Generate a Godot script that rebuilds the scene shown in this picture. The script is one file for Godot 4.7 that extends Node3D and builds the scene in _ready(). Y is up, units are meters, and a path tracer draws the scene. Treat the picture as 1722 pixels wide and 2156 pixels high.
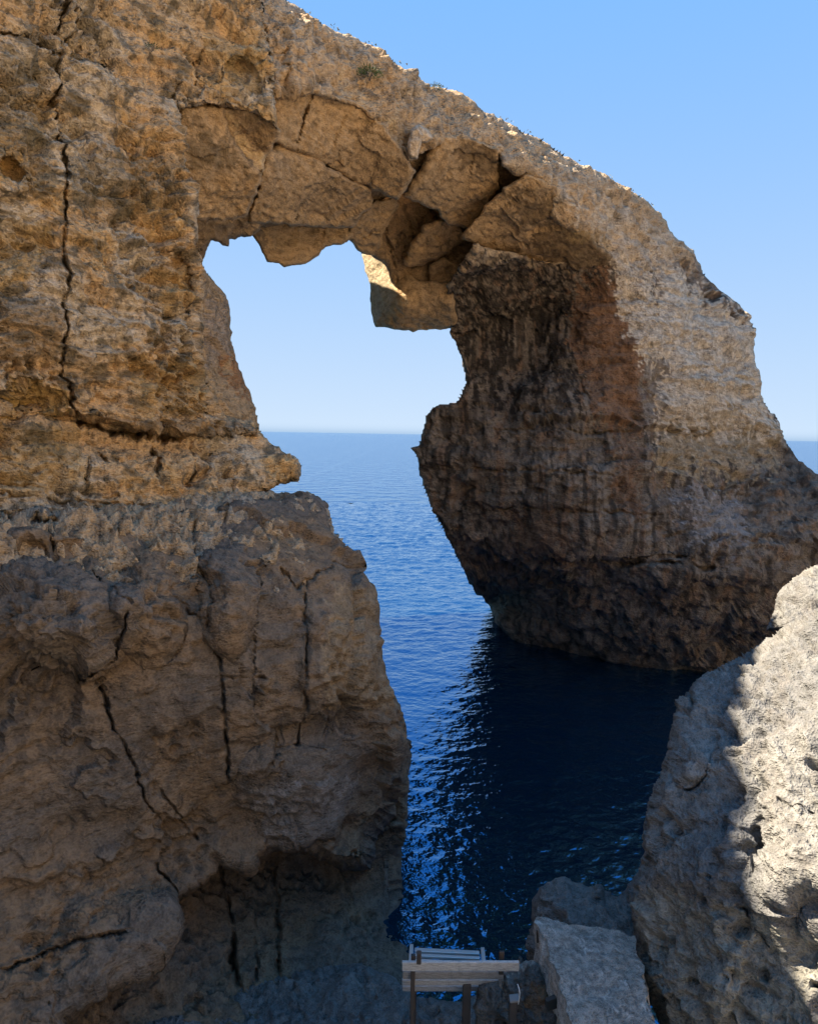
extends Node3D
# A limestone sea arch over a narrow inlet, seen from the steps on the landward side.
# Photo pixels are read on a 1722 x 2156 grid; each rock piece is a closed solid with its own distance and thickness.
const F := 1540.0
const CX := 861.0
const CY := 1078.0
const EYE := Vector3(0, 9.0, 0)
var turn := Basis()
var n_big := FastNoiseLite.new()
var n_mid := FastNoiseLite.new()
var n_fine := FastNoiseLite.new()
var n_cell := FastNoiseLite.new()
var n_lay := FastNoiseLite.new()
var n_ridge := FastNoiseLite.new()
var n_tint := FastNoiseLite.new()
var n_spot := FastNoiseLite.new()
var n_joint := FastNoiseLite.new()
var M := {}
var rng := RandomNumberGenerator.new()
var used := {}
var fits := {}
var STEP := 3.6

func _ready():
	rng.seed = 7
	camera_and_light()
	noises()
	materials()
	sea()
	arch()
	outcrops()
	valley()
	concrete_and_railing()
	shrubs()
	foam()

# ------------------------------------------------------------------ camera, sky, sun
func camera_and_light():
	turn = Basis(Vector3(1, 0, 0), deg_to_rad(-6.08)) * Basis(Vector3(0, 0, 1), deg_to_rad(1.0))
	var cam := Camera3D.new()
	cam.name = "camera"
	cam.fov = rad_to_deg(2.0 * atan(CY / F))
	cam.near = 0.05
	cam.far = 90000.0
	cam.transform = Transform3D(turn, EYE)
	add_child(cam)
	cam.current = true
	var env := Environment.new()
	env.background_mode = Environment.BG_SKY
	var sm := ProceduralSkyMaterial.new()
	sm.sky_top_color = Color(0.039, 0.115, 0.246).linear_to_srgb()
	sm.sky_horizon_color = Color(0.158, 0.197, 0.242).linear_to_srgb()
	sm.sky_curve = 0.22
	sm.ground_bottom_color = Color(0.016, 0.045, 0.09).linear_to_srgb()
	sm.ground_horizon_color = Color(0.065, 0.115, 0.18).linear_to_srgb()
	sm.sun_angle_max = 30.0
	sm.energy_multiplier = 1.0
	var sk := Sky.new()
	sk.sky_material = sm
	env.sky = sk
	env.tonemap_mode = Environment.TONE_MAPPER_LINEAR
	env.tonemap_exposure = 4.1
	env.sdfgi_enabled = true
	env.ssao_enabled = true
	env.ssil_enabled = true
	var we := WorldEnvironment.new()
	we.name = "environment"
	we.environment = env
	add_child(we)
	var sun := DirectionalLight3D.new()
	sun.name = "sun"
	sun.light_color = Color(1.0, 0.93, 0.82)
	sun.light_energy = 1.6
	sun.light_angular_distance = 0.5
	sun.shadow_enabled = true
	add_child(sun)
	var to_sun := Vector3(-0.68, 0.885, -0.29).normalized()
	sun.look_at_from_position(to_sun * 50.0, Vector3.ZERO, Vector3.UP)

func ray(x: float, y: float) -> Vector3:
	return turn * Vector3((x - CX) / F, -(y - CY) / F, -1.0)

func at(x: float, y: float, z: float) -> Vector3:
	return EYE + ray(x, y) * z

func on_level(x: float, y: float, h: float) -> float:
	var r := ray(x, y)
	return (h - EYE.y) / minf(r.y, -0.001)

# ------------------------------------------------------------------ noises and materials
func fn(n: FastNoiseLite, type, freq: float, oct: int, sd: int, fractal = FastNoiseLite.FRACTAL_FBM):
	n.noise_type = type
	n.frequency = freq
	n.seed = sd
	n.fractal_type = fractal
	n.fractal_octaves = oct

func noises():
	fn(n_big, FastNoiseLite.TYPE_SIMPLEX_SMOOTH, 0.32, 3, 11)
	fn(n_mid, FastNoiseLite.TYPE_SIMPLEX_SMOOTH, 1.3, 4, 12)
	fn(n_fine, FastNoiseLite.TYPE_SIMPLEX_SMOOTH, 6.0, 3, 13)
	fn(n_ridge, FastNoiseLite.TYPE_SIMPLEX_SMOOTH, 1.1, 4, 14, FastNoiseLite.FRACTAL_RIDGED)
	fn(n_lay, FastNoiseLite.TYPE_SIMPLEX_SMOOTH, 1.0, 3, 15)
	fn(n_tint, FastNoiseLite.TYPE_SIMPLEX_SMOOTH, 0.5, 5, 16)
	fn(n_spot, FastNoiseLite.TYPE_SIMPLEX_SMOOTH, 2.6, 4, 17)
	fn(n_cell, FastNoiseLite.TYPE_CELLULAR, 3.4, 1, 18, FastNoiseLite.FRACTAL_NONE)
	n_cell.cellular_return_type = FastNoiseLite.RETURN_DISTANCE
	n_cell.cellular_jitter = 1.0
	fn(n_joint, FastNoiseLite.TYPE_CELLULAR, 1.0, 1, 19, FastNoiseLite.FRACTAL_NONE)
	n_joint.cellular_return_type = FastNoiseLite.RETURN_CELL_VALUE

func grey(freq: float, oct: int, sd: int, size: int, type = FastNoiseLite.TYPE_SIMPLEX_SMOOTH, fractal = FastNoiseLite.FRACTAL_FBM) -> PackedByteArray:
	var n := FastNoiseLite.new()
	fn(n, type, freq, oct, sd, fractal)
	n.cellular_return_type = FastNoiseLite.RETURN_DISTANCE
	var im: Image = n.get_seamless_image(size, size)
	im.convert(Image.FORMAT_L8)
	return im.get_data()

func blend_image(size: int, layers: Array, bias: float) -> Image:
	# layers: [bytes, weight, low, high]; each is stretched between low and high before it is weighed
	var out := PackedByteArray()
	out.resize(size * size)
	var tables := []
	for l in layers:
		var t := PackedFloat32Array()
		for v in 256:
			t.append(l[1] * smoothstep(l[2], l[3], v / 255.0))
		tables.append(t)
	var d0: PackedByteArray = layers[0][0]
	var d1: PackedByteArray = layers[1][0]
	var d2: PackedByteArray = layers[2][0]
	var t0: PackedFloat32Array = tables[0]
	var t1: PackedFloat32Array = tables[1]
	var t2: PackedFloat32Array = tables[2]
	for k in size * size:
		out[k] = int(255.0 * clampf(bias + t0[d0[k]] + t1[d1[k]] + t2[d2[k]], 0.0, 1.0))
	var im := Image.create_from_data(size, size, false, Image.FORMAT_L8, out)
	im.convert(Image.FORMAT_RGB8)
	return im

func tex(im: Image) -> ImageTexture:
	im.generate_mipmaps()
	return ImageTexture.create_from_image(im)

func rock_mat(grain: float, relief: float) -> StandardMaterial3D:
	var m := StandardMaterial3D.new()
	m.vertex_color_use_as_albedo = true
	m.roughness = 0.95
	m.metallic_specular = 0.25
	m.albedo_texture = M.mottle
	m.heightmap_enabled = true
	m.heightmap_texture = M.relief
	m.heightmap_scale = relief
	m.uv1_triplanar = true
	m.uv1_world_triplanar = true
	m.uv1_scale = Vector3(grain, grain * 1.5, grain)
	return m

func plain(c: Color, rough: float, metal := 0.0) -> StandardMaterial3D:
	var m := StandardMaterial3D.new()
	m.albedo_color = c
	m.roughness = rough
	m.metallic = metal
	return m

func materials():
	var soft := grey(0.010, 5, 31, 1024)
	var grain := grey(0.07, 3, 32, 1024)
	var holes := grey(0.035, 1, 34, 1024, FastNoiseLite.TYPE_CELLULAR, FastNoiseLite.FRACTAL_NONE)
	M.mottle = tex(blend_image(1024, [[soft, 0.20, 0.2, 0.8], [grain, 0.24, 0.2, 0.8], [holes, 0.14, 0.0, 0.35]], 0.54))
	M.relief = tex(blend_image(1024, [[soft, 0.45, 0.1, 0.9], [grain, 0.22, 0.1, 0.9], [holes, 0.33, 0.0, 0.4]], 0.0))
	var wave := grey(0.018, 4, 33, 512)
	M.ripple = tex(blend_image(512, [[wave, 1.0, 0.0, 1.0], [wave, 0.0, 0.0, 1.0], [wave, 0.0, 0.0, 1.0]], 0.0))
	M.rock = rock_mat(0.30, 8.0)
	M.near_rock = rock_mat(0.6, 4.5)
	M.smooth = rock_mat(0.30, 4.5)
	M.far_rock = rock_mat(0.22, 10.0)
	var w := StandardMaterial3D.new()
	w.albedo_color = Color(0.022, 0.175, 0.385).linear_to_srgb()
	w.metallic = 0.93
	w.roughness = 0.05
	w.metallic_specular = 1.0
	w.heightmap_enabled = true
	w.heightmap_texture = M.ripple
	w.heightmap_scale = 1.8
	w.uv1_triplanar = true
	w.uv1_world_triplanar = true
	w.uv1_scale = Vector3.ONE * 0.28
	M.water = w
	var wf: StandardMaterial3D = w.duplicate()
	wf.roughness = 0.2
	wf.heightmap_scale = 42.0
	wf.uv1_scale = Vector3.ONE * 0.022
	M.open_water = wf
	var cm := rock_mat(0.9, 2.5)
	M.concrete = cm
	M.steel = plain(Color(0.05, 0.04, 0.035).linear_to_srgb(), 0.7, 0.2)
	M.alu = plain(Color(0.5, 0.5, 0.5).linear_to_srgb(), 0.4, 0.6)
	var b := plain(Color(0.46, 0.445, 0.425).linear_to_srgb(), 0.65)
	b.albedo_texture = M.mottle
	b.uv1_triplanar = true
	b.uv1_scale = Vector3(0.8, 6.0, 6.0)
	M.board = b
	var lf := plain(Color(0.07, 0.10, 0.025).linear_to_srgb(), 0.8)
	lf.vertex_color_use_as_albedo = true
	lf.albedo_color = Color.WHITE
	lf.cull_mode = BaseMaterial3D.CULL_DISABLED
	M.leaf = lf

# ------------------------------------------------------------------ naming
func numbered(called: String) -> String:
	used[called] = used.get(called, -1) + 1
	return called if used[called] == 0 else "%s_%03d" % [called, used[called]]

func thing(called: String, label: String, category: String, where: Vector3, group := "") -> Node3D:
	var o := Node3D.new()
	o.name = numbered(called)
	o.position = where
	add_child(o)
	tag(o, label, category, group)
	return o

func tag(o: Node, label: String, category: String, group := ""):
	o.set_meta("label", label)
	o.set_meta("category", category)
	if group != "":
		o.set_meta("group", group)

func put(called: String, mesh: Mesh, mat: Material, parent: Node) -> MeshInstance3D:
	var o := MeshInstance3D.new()
	o.name = numbered(called) if parent == self else called
	o.mesh = mesh
	o.material_override = mat
	parent.add_child(o, true)
	return o

# ------------------------------------------------------------------ smooth interpolation of nearness (1 / distance is flat on a plane)
func fit(c: Array) -> Dictionary:
	var n: int = c.size() / 3
	var px := PackedFloat64Array()
	var py := PackedFloat64Array()
	var m := n + 3
	var a := []
	for i in n:
		px.append(c[i * 3] / 1000.0)
		py.append(c[i * 3 + 1] / 1000.0)
	for i in m:
		var row := PackedFloat64Array()
		row.resize(m + 1)
		a.append(row)
	for i in n:
		for j in n:
			var r2: float = (px[i] - px[j]) ** 2 + (py[i] - py[j]) ** 2
			a[i][j] = 0.5 * r2 * log(r2 + 1e-9) + (0.0005 if i == j else 0.0)
		var z: float = c[i * 3 + 2]
		if z <= 0.0:
			z = on_level(c[i * 3], c[i * 3 + 1], 0.0 + z)
		a[i][n] = 1.0
		a[i][n + 1] = px[i]
		a[i][n + 2] = py[i]
		a[n][i] = 1.0
		a[n + 1][i] = px[i]
		a[n + 2][i] = py[i]
		a[i][m] = 1.0 / z
	for k in m:
		var best := k
		for i in range(k + 1, m):
			if absf(a[i][k]) > absf(a[best][k]):
				best = i
		var t = a[k]
		a[k] = a[best]
		a[best] = t
		for i in range(k + 1, m):
			var f: float = a[i][k] / a[k][k]
			if f != 0.0:
				for j in range(k, m + 1):
					a[i][j] -= f * a[k][j]
	var w := PackedFloat64Array()
	w.resize(m)
	for k in range(m - 1, -1, -1):
		var s: float = a[k][m]
		for j in range(k + 1, m):
			s -= a[k][j] * w[j]
		w[k] = s / a[k][k]
	return {"n": n, "px": px, "py": py, "w": w}

func depth(t: Dictionary, x: float, y: float) -> float:
	var n: int = t.n
	var px: PackedFloat64Array = t.px
	var py: PackedFloat64Array = t.py
	var w: PackedFloat64Array = t.w
	x /= 1000.0
	y /= 1000.0
	var s := w[n] + w[n + 1] * x + w[n + 2] * y
	for i in n:
		var dx := x - px[i]
		var dy := y - py[i]
		var r2 := dx * dx + dy * dy
		s += w[i] * 0.5 * r2 * log(r2 + 1e-9)
	return 1.0 / clampf(s, 0.012, 0.5)

func lines(lo: float, hi: float, a: float, b: float, h: float) -> PackedFloat32Array:
	var out := PackedFloat32Array()
	var v := lo
	while v < hi:
		out.append(v)
		v += h if (v > a and v < b) else h * 6.0
	out.append(hi)
	return out

func poly(flat: Array) -> PackedVector2Array:
	var p := PackedVector2Array()
	for i in range(0, flat.size(), 2):
		p.append(Vector2(flat[i], flat[i + 1]))
	return p

func broken(p: PackedVector2Array, amount: float) -> PackedVector2Array:
	var out := PackedVector2Array()
	for k in p.size():
		var a := p[k]
		var b := p[(k + 1) % p.size()]
		var l := a.distance_to(b)
		var parts := 1 if l > 220.0 else maxi(1, int(l / 9.0))
		var side := (b - a).orthogonal().normalized()
		for i in parts:
			var q := a.lerp(b, i / float(parts))
			var e := n_fine.get_noise_2d(q.x * 0.013, q.y * 0.013) + 0.7 * n_fine.get_noise_2d(q.x * 0.04 + 9.0, q.y * 0.04)
			out.append(q + side * e * amount * 1.6)
	return out

# ------------------------------------------------------------------ a rock piece
func rock(parent: Node3D, called: String, outline: Array, ctrl: Array, o := {}) -> MeshInstance3D:
	var base: Vector3 = parent.position
	var pg := broken(poly(outline), o.get("ragged", 3.0))
	if o.has("grow"):
		pg = Geometry2D.offset_polygon(pg, o.grow)[0]
	var t := fit(ctrl)
	fits[called] = t
	var h: float = o.get("h", STEP)
	var rim: float = o.get("rim", 30.0)
	var rim_m: float = o.get("rim_m", 0.5)
	var thick: float = o.get("thick", 3.0)
	var style: String = o.get("style", "cliff")
	var x0 := 1e9; var x1 := -1e9; var y0 := 1e9; var y1 := -1e9
	for p in pg:
		x0 = minf(x0, p.x); x1 = maxf(x1, p.x); y0 = minf(y0, p.y); y1 = maxf(y1, p.y)
	var xs := lines(x0 - h, x1 + h, -40, 1762, h)
	var ys := lines(y0 - h, y1 + h, -40, 2196, h)
	var nx := xs.size()
	var ny := ys.size()
	var inside := PackedByteArray()
	inside.resize(nx * ny)
	var np := pg.size()
	for j in ny:
		var cr := []
		for k in np:
			var a := pg[k]
			var b := pg[(k + 1) % np]
			if (a.y > ys[j]) != (b.y > ys[j]):
				cr.append(a.x + (ys[j] - a.y) / (b.y - a.y) * (b.x - a.x))
		cr.sort()
		for k in range(0, cr.size() - 1, 2):
			var i := xs.bsearch(cr[k])
			while i < nx and xs[i] < cr[k + 1]:
				inside[j * nx + i] = 1
				i += 1
	# rings in from the edge; ring 0 = just outside, snapped onto the outline
	var ring := PackedInt32Array()
	ring.resize(nx * ny)
	ring.fill(-1)
	var front := PackedInt32Array()
	for j in ny:
		for i in nx:
			var q := j * nx + i
			if inside[q] == 0:
				var near := false
				for dj in range(maxi(j - 1, 0), mini(j + 2, ny)):
					for di in range(maxi(i - 1, 0), mini(i + 2, nx)):
						if inside[dj * nx + di] == 1:
							near = true
				if near:
					ring[q] = 0
					front.append(q)
	var rings := int(ceil(maxf(rim, 60.0) / h)) + 2
	for k in range(1, rings):
		var nxt := PackedInt32Array()
		for q in front:
			for d in [-1, 1, -nx, nx]:
				var e: int = q + d
				if e >= 0 and e < nx * ny and inside[e] == 1 and ring[e] < 0:
					ring[e] = k
					nxt.append(e)
		front = nxt
	var vid := PackedInt32Array()
	vid.resize(nx * ny)
	vid.fill(-1)
	var qs := PackedVector2Array()
	var dist := PackedFloat32Array()
	var gi := PackedInt32Array()
	for j in ny:
		for i in nx:
			var q := j * nx + i
			if inside[q] == 0 and ring[q] != 0:
				continue
			var p := Vector2(xs[i], ys[j])
			var d := 1e9
			if ring[q] >= 0:
				var best := p
				for k in np:
					var c := Geometry2D.get_closest_point_to_segment(p, pg[k], pg[(k + 1) % np])
					var dd := p.distance_squared_to(c)
					if dd < d:
						d = dd
						best = c
				d = sqrt(d)
				if inside[q] == 0:
					p = best
					d = 0.0
			vid[q] = qs.size()
			gi.append(q)
			qs.append(p)
			dist.append(d)
	var nv := qs.size()
	# grooves and swellings, metres along the sight line
	var carve := PackedFloat32Array()
	carve.resize(nv)
	for c in o.get("cracks", []):
		var cw: float = maxf(c[0] * 0.48, h * 0.55)
		for k in range(2, c.size() - 3, 2):
			var a := Vector2(c[k], c[k + 1])
			var b := Vector2(c[k + 2], c[k + 3])
			var reach := cw * 2.6 + 14.0
			var i0 := maxi(xs.bsearch(minf(a.x, b.x) - reach), 0)
			var i1 := mini(xs.bsearch(maxf(a.x, b.x) + reach), nx)
			var j0 := maxi(ys.bsearch(minf(a.y, b.y) - reach), 0)
			var j1 := mini(ys.bsearch(maxf(a.y, b.y) + reach), ny)
			for j in range(j0, j1):
				for i in range(i0, i1):
					var v := vid[j * nx + i]
					if v < 0:
						continue
					var p := qs[v]
					var wob := Vector2(n_mid.get_noise_3d(p.x * 0.02, p.y * 0.02, 3.0), n_mid.get_noise_3d(p.x * 0.02, p.y * 0.02, 9.0)) * 9.0
					var d := (p + wob).distance_to(Geometry2D.get_closest_point_to_segment(p + wob, a, b)) / cw
					if d < 2.6:
						var gape := clampf(0.62 + 1.1 * n_mid.get_noise_3d(p.x * 0.011, p.y * 0.011, 21.0), 0.12, 1.0)
						carve[v] = maxf(carve[v], 0.8 * gape * c[1] * exp(-d * d / (0.35 + 0.65 * gape)))
	var swell := PackedFloat32Array()
	swell.resize(nv)
	for b in o.get("bumps", []):
		for j in range(maxi(ys.bsearch(b[1] - b[3]), 0), mini(ys.bsearch(b[1] + b[3]), ny)):
			for i in range(maxi(xs.bsearch(b[0] - b[2]), 0), mini(xs.bsearch(b[0] + b[2]), nx)):
				var v := vid[j * nx + i]
				if v >= 0:
					var r: float = ((qs[v].x - b[0]) / b[2]) ** 2 + ((qs[v].y - b[1]) / b[3]) ** 2
					if r < 1.0:
						swell[v] += b[4] * (pow(1.0 - r, 0.85) if b[4] > 0.3 else (1.0 - r) * (1.0 - r))
	var P := PackedVector3Array()
	P.resize(nv)
	var zz := PackedFloat32Array()
	zz.resize(nv)
	for v in nv:
		var p := qs[v]
		var z := depth(t, p.x, p.y)
		if dist[v] < rim:
			var u := 1.0 - dist[v] / rim
			z += rim_m * (1.0 - sqrt(1.0 - u * u * 0.999))
		zz[v] = z
		P[v] = at(p.x, p.y, z - swell[v])
	# outward direction of the smooth shape, then weathering along it
	var Q := PackedVector3Array()
	Q.resize(nv)
	var C := PackedColorArray()
	C.resize(nv)
	var regions := []
	for r in o.get("stains_and_shading", []):
		regions.append([poly(r[0]), r[1], r[2], r.size() > 3])
	for v in nv:
		var q := gi[v]
		var l := vid[q - 1] if q % nx > 0 else -1
		var r := vid[q + 1] if q % nx < nx - 1 else -1
		var u := vid[q - nx] if q >= nx else -1
		var d := vid[q + nx] if q + nx < nx * ny else -1
		var tx := P[r if r >= 0 else v] - P[l if l >= 0 else v]
		var ty := P[d if d >= 0 else v] - P[u if u >= 0 else v]
		var nn := ty.cross(tx)
		var toward := (EYE - P[v]).normalized()
		if nn.length_squared() < 1e-12:
			nn = toward
		nn = nn.normalized()
		if nn.dot(toward) < 0.25:
			nn = (nn + toward * 0.4).normalized()
		var w := P[v]
		Q[v] = w + nn * weather(style, w, qs[v]) * lerpf(0.25, 1.0, smoothstep(0.0, h * 3.5, dist[v])) + ray(qs[v].x, qs[v].y) * carve[v]
		C[v] = tint(style, w, qs[v], regions)
	# the far side
	var back := PackedInt32Array()
	back.resize(nv)
	for v in nv:
		if dist[v] <= 0.0:
			back[v] = v
		else:
			back[v] = Q.size()
			var u := 1.0 - minf(dist[v] / 60.0, 1.0)
			var away := ray(qs[v].x, qs[v].y)
			var deep := at(qs[v].x, qs[v].y, zz[v] + 0.05)
			var far := deep + away * thick * sqrt(1.0 - u * u)
			far.y = minf(far.y, maxf(deep.y, 20.0))
			Q.append(far)
			C.append(C[v])
	var idx := PackedInt32Array()
	for j in ny - 1:
		for i in nx - 1:
			var q := j * nx + i
			var a := vid[q]; var b := vid[q + 1]; var c := vid[q + nx + 1]; var d := vid[q + nx]
			if a < 0 or b < 0 or c < 0 or d < 0:
				continue
			if inside[q] + inside[q + 1] + inside[q + nx] + inside[q + nx + 1] == 0:
				continue
			idx.append_array([a, b, c, a, c, d])
			idx.append_array([back[a], back[c], back[b], back[a], back[d], back[c]])
	var mesh := commit(Q, C, idx, base)
	return put(called, mesh, o.get("mat", M.rock), parent)

func commit(Q: PackedVector3Array, C: PackedColorArray, idx: PackedInt32Array, base := Vector3.ZERO) -> ArrayMesh:
	var N := PackedVector3Array()
	N.resize(Q.size())
	for k in range(0, idx.size(), 3):
		var a := Q[idx[k]]
		var n := (Q[idx[k + 2]] - a).cross(Q[idx[k + 1]] - a)
		N[idx[k]] += n
		N[idx[k + 1]] += n
		N[idx[k + 2]] += n
	for k in N.size():
		N[k] = N[k].normalized() if N[k].length_squared() > 1e-16 else Vector3.UP
		Q[k] -= base
	var arr := []
	arr.resize(Mesh.ARRAY_MAX)
	arr[Mesh.ARRAY_VERTEX] = Q
	arr[Mesh.ARRAY_NORMAL] = N
	arr[Mesh.ARRAY_COLOR] = C
	arr[Mesh.ARRAY_INDEX] = idx
	var mesh := ArrayMesh.new()
	mesh.add_surface_from_arrays(Mesh.PRIMITIVE_TRIANGLES, arr)
	return mesh

func pits(w: Vector3, s: float, squash: float) -> float:
	# hollows with thin rims between them
	var c := n_cell.get_noise_3d(w.x * s, w.y * s * squash, w.z * s) + 1.0
	return -1.0 + smoothstep(0.1, 0.75, c)

func beds(w: Vector3, f: float, warp: float) -> float:
	# stepped bedding: flat risers with short breaks between
	var n := n_lay.get_noise_3d(w.x * 0.12, w.y * f + warp, w.z * 0.12) * 3.2
	var k := floorf(n)
	return k + smoothstep(0.38, 0.62, n - k)

func joints(w: Vector3, flat: float, tall: float, warp: float) -> float:
	# blocks between joints stand out by different amounts
	return n_joint.get_noise_3d(w.x * flat + warp, w.y * tall + warp * 0.6, w.z * flat)

func weather(style: String, w: Vector3, p: Vector2) -> float:
	var big := n_big.get_noise_3dv(w)
	var mid := n_mid.get_noise_3dv(w)
	var fine := n_fine.get_noise_3dv(w)
	match style:
		"span":
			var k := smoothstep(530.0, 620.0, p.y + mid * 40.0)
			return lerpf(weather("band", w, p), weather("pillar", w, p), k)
		"cliff":
			# ledges of bedding, hollows of honeycomb weathering where the rock is soft
			var lay := n_lay.get_noise_3d(w.x * 0.35, w.y * 2.6 + mid * 0.5, w.z * 0.35)
			var soft := smoothstep(-0.12, 0.22, n_tint.get_noise_3d(w.x + 40.0, w.y * 1.2, w.z))
			var v := Vector3(w.x + mid * 0.25, w.y + fine * 0.1, w.z)
			var flute := n_mid.get_noise_3d(w.x * 1.3, w.y * 0.3, w.z * 1.3)
			return big * 0.30 + 0.10 * joints(w, 0.35, 0.8, mid * 0.35) + lay * 0.07 + 0.075 * beds(w, 1.5, mid * 0.35) + mid * 0.13 + flute * 0.12 + fine * 0.04 + soft * (0.26 * pits(v, 0.8, 1.3) + 0.17 * pits(v, 2.0, 1.3)) + 0.04 * pits(v, 3.2, 1.0)
		"lower":
			var lay := n_lay.get_noise_3d(w.x * 0.4, w.y * 2.2 + mid * 0.5, w.z * 0.4)
			var hole := smoothstep(0.12, 0.3, n_tint.get_noise_3d(w.x - 40.0, w.y, w.z))
			return big * 0.36 + 0.15 * joints(w, 0.42, 0.36, mid * 0.3) + lay * 0.04 + 0.05 * beds(w, 0.9, mid * 0.4) + mid * 0.06 + fine * 0.02 + 0.035 * n_ridge.get_noise_3dv(w) + hole * 0.14 * pits(w, 1.5, 1.0)
		"ledge":
			var r := n_ridge.get_noise_3d(w.x * 2.0 + mid * 0.4, w.y * 0.8, w.z * 2.0)
			return big * 0.3 + mid * 0.20 + r * 0.26 + fine * 0.06 + 0.12 * pits(w, 1.4, 0.6)
		"block":
			return big * 0.12 + mid * 0.06 + fine * 0.035 + 0.02 * n_ridge.get_noise_3dv(w) + 0.07 * joints(w, 0.6, 0.9, mid * 0.2) + 0.05 * n_mid.get_noise_3d(w.x * 1.5, w.y * 4.0, w.z * 1.5)
		"band":
			var r := n_ridge.get_noise_3d(w.x * 1.1, w.y * 0.7, w.z * 1.1)
			return big * 0.46 + mid * 0.24 + fine * 0.07 + r * 0.14 + 0.12 * pits(w, 0.9, 0.6)
		"pillar":
			var lay := n_lay.get_noise_3d(w.x * 0.10, w.y * 1.3 + mid * 0.3, w.z * 0.10)
			var flute := n_mid.get_noise_3d(w.x * 0.9, w.y * 0.25, w.z * 0.9)
			return big * 0.40 + 0.16 * joints(w, 0.13, 0.55, mid * 0.25 + big * 0.3) + 0.08 * joints(w, 0.5, 1.1, mid * 0.4) + 0.09 * beds(w, 0.75, mid * 0.2 + big * 0.2) + lay * 0.04 + mid * 0.12 + flute * 0.14 + fine * 0.05
		"near":
			var r := n_ridge.get_noise_3d(w.x * 1.8, w.y * 1.8, w.z * 1.8)
			var q := Vector3(w.x + mid * 0.2, w.y + fine * 0.08, w.z)
			var pit := smoothstep(-0.12, 0.1, n_spot.get_noise_3d(w.x * 0.4, w.y * 0.4, w.z * 0.4))
			return big * 0.22 + mid * 0.11 + r * 0.06 + fine * 0.018 + pit * 0.11 * pits(q, 1.5, 1.0) + 0.02 * pits(q, 4.5, 1.0) - 0.13 * pit * smoothstep(0.30, 0.14, n_cell.get_noise_3d(q.x * 1.1 + 3.0, q.y * 1.1, q.z * 1.1) + 1.0)
	return mid * 0.02 + fine * 0.01

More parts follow.
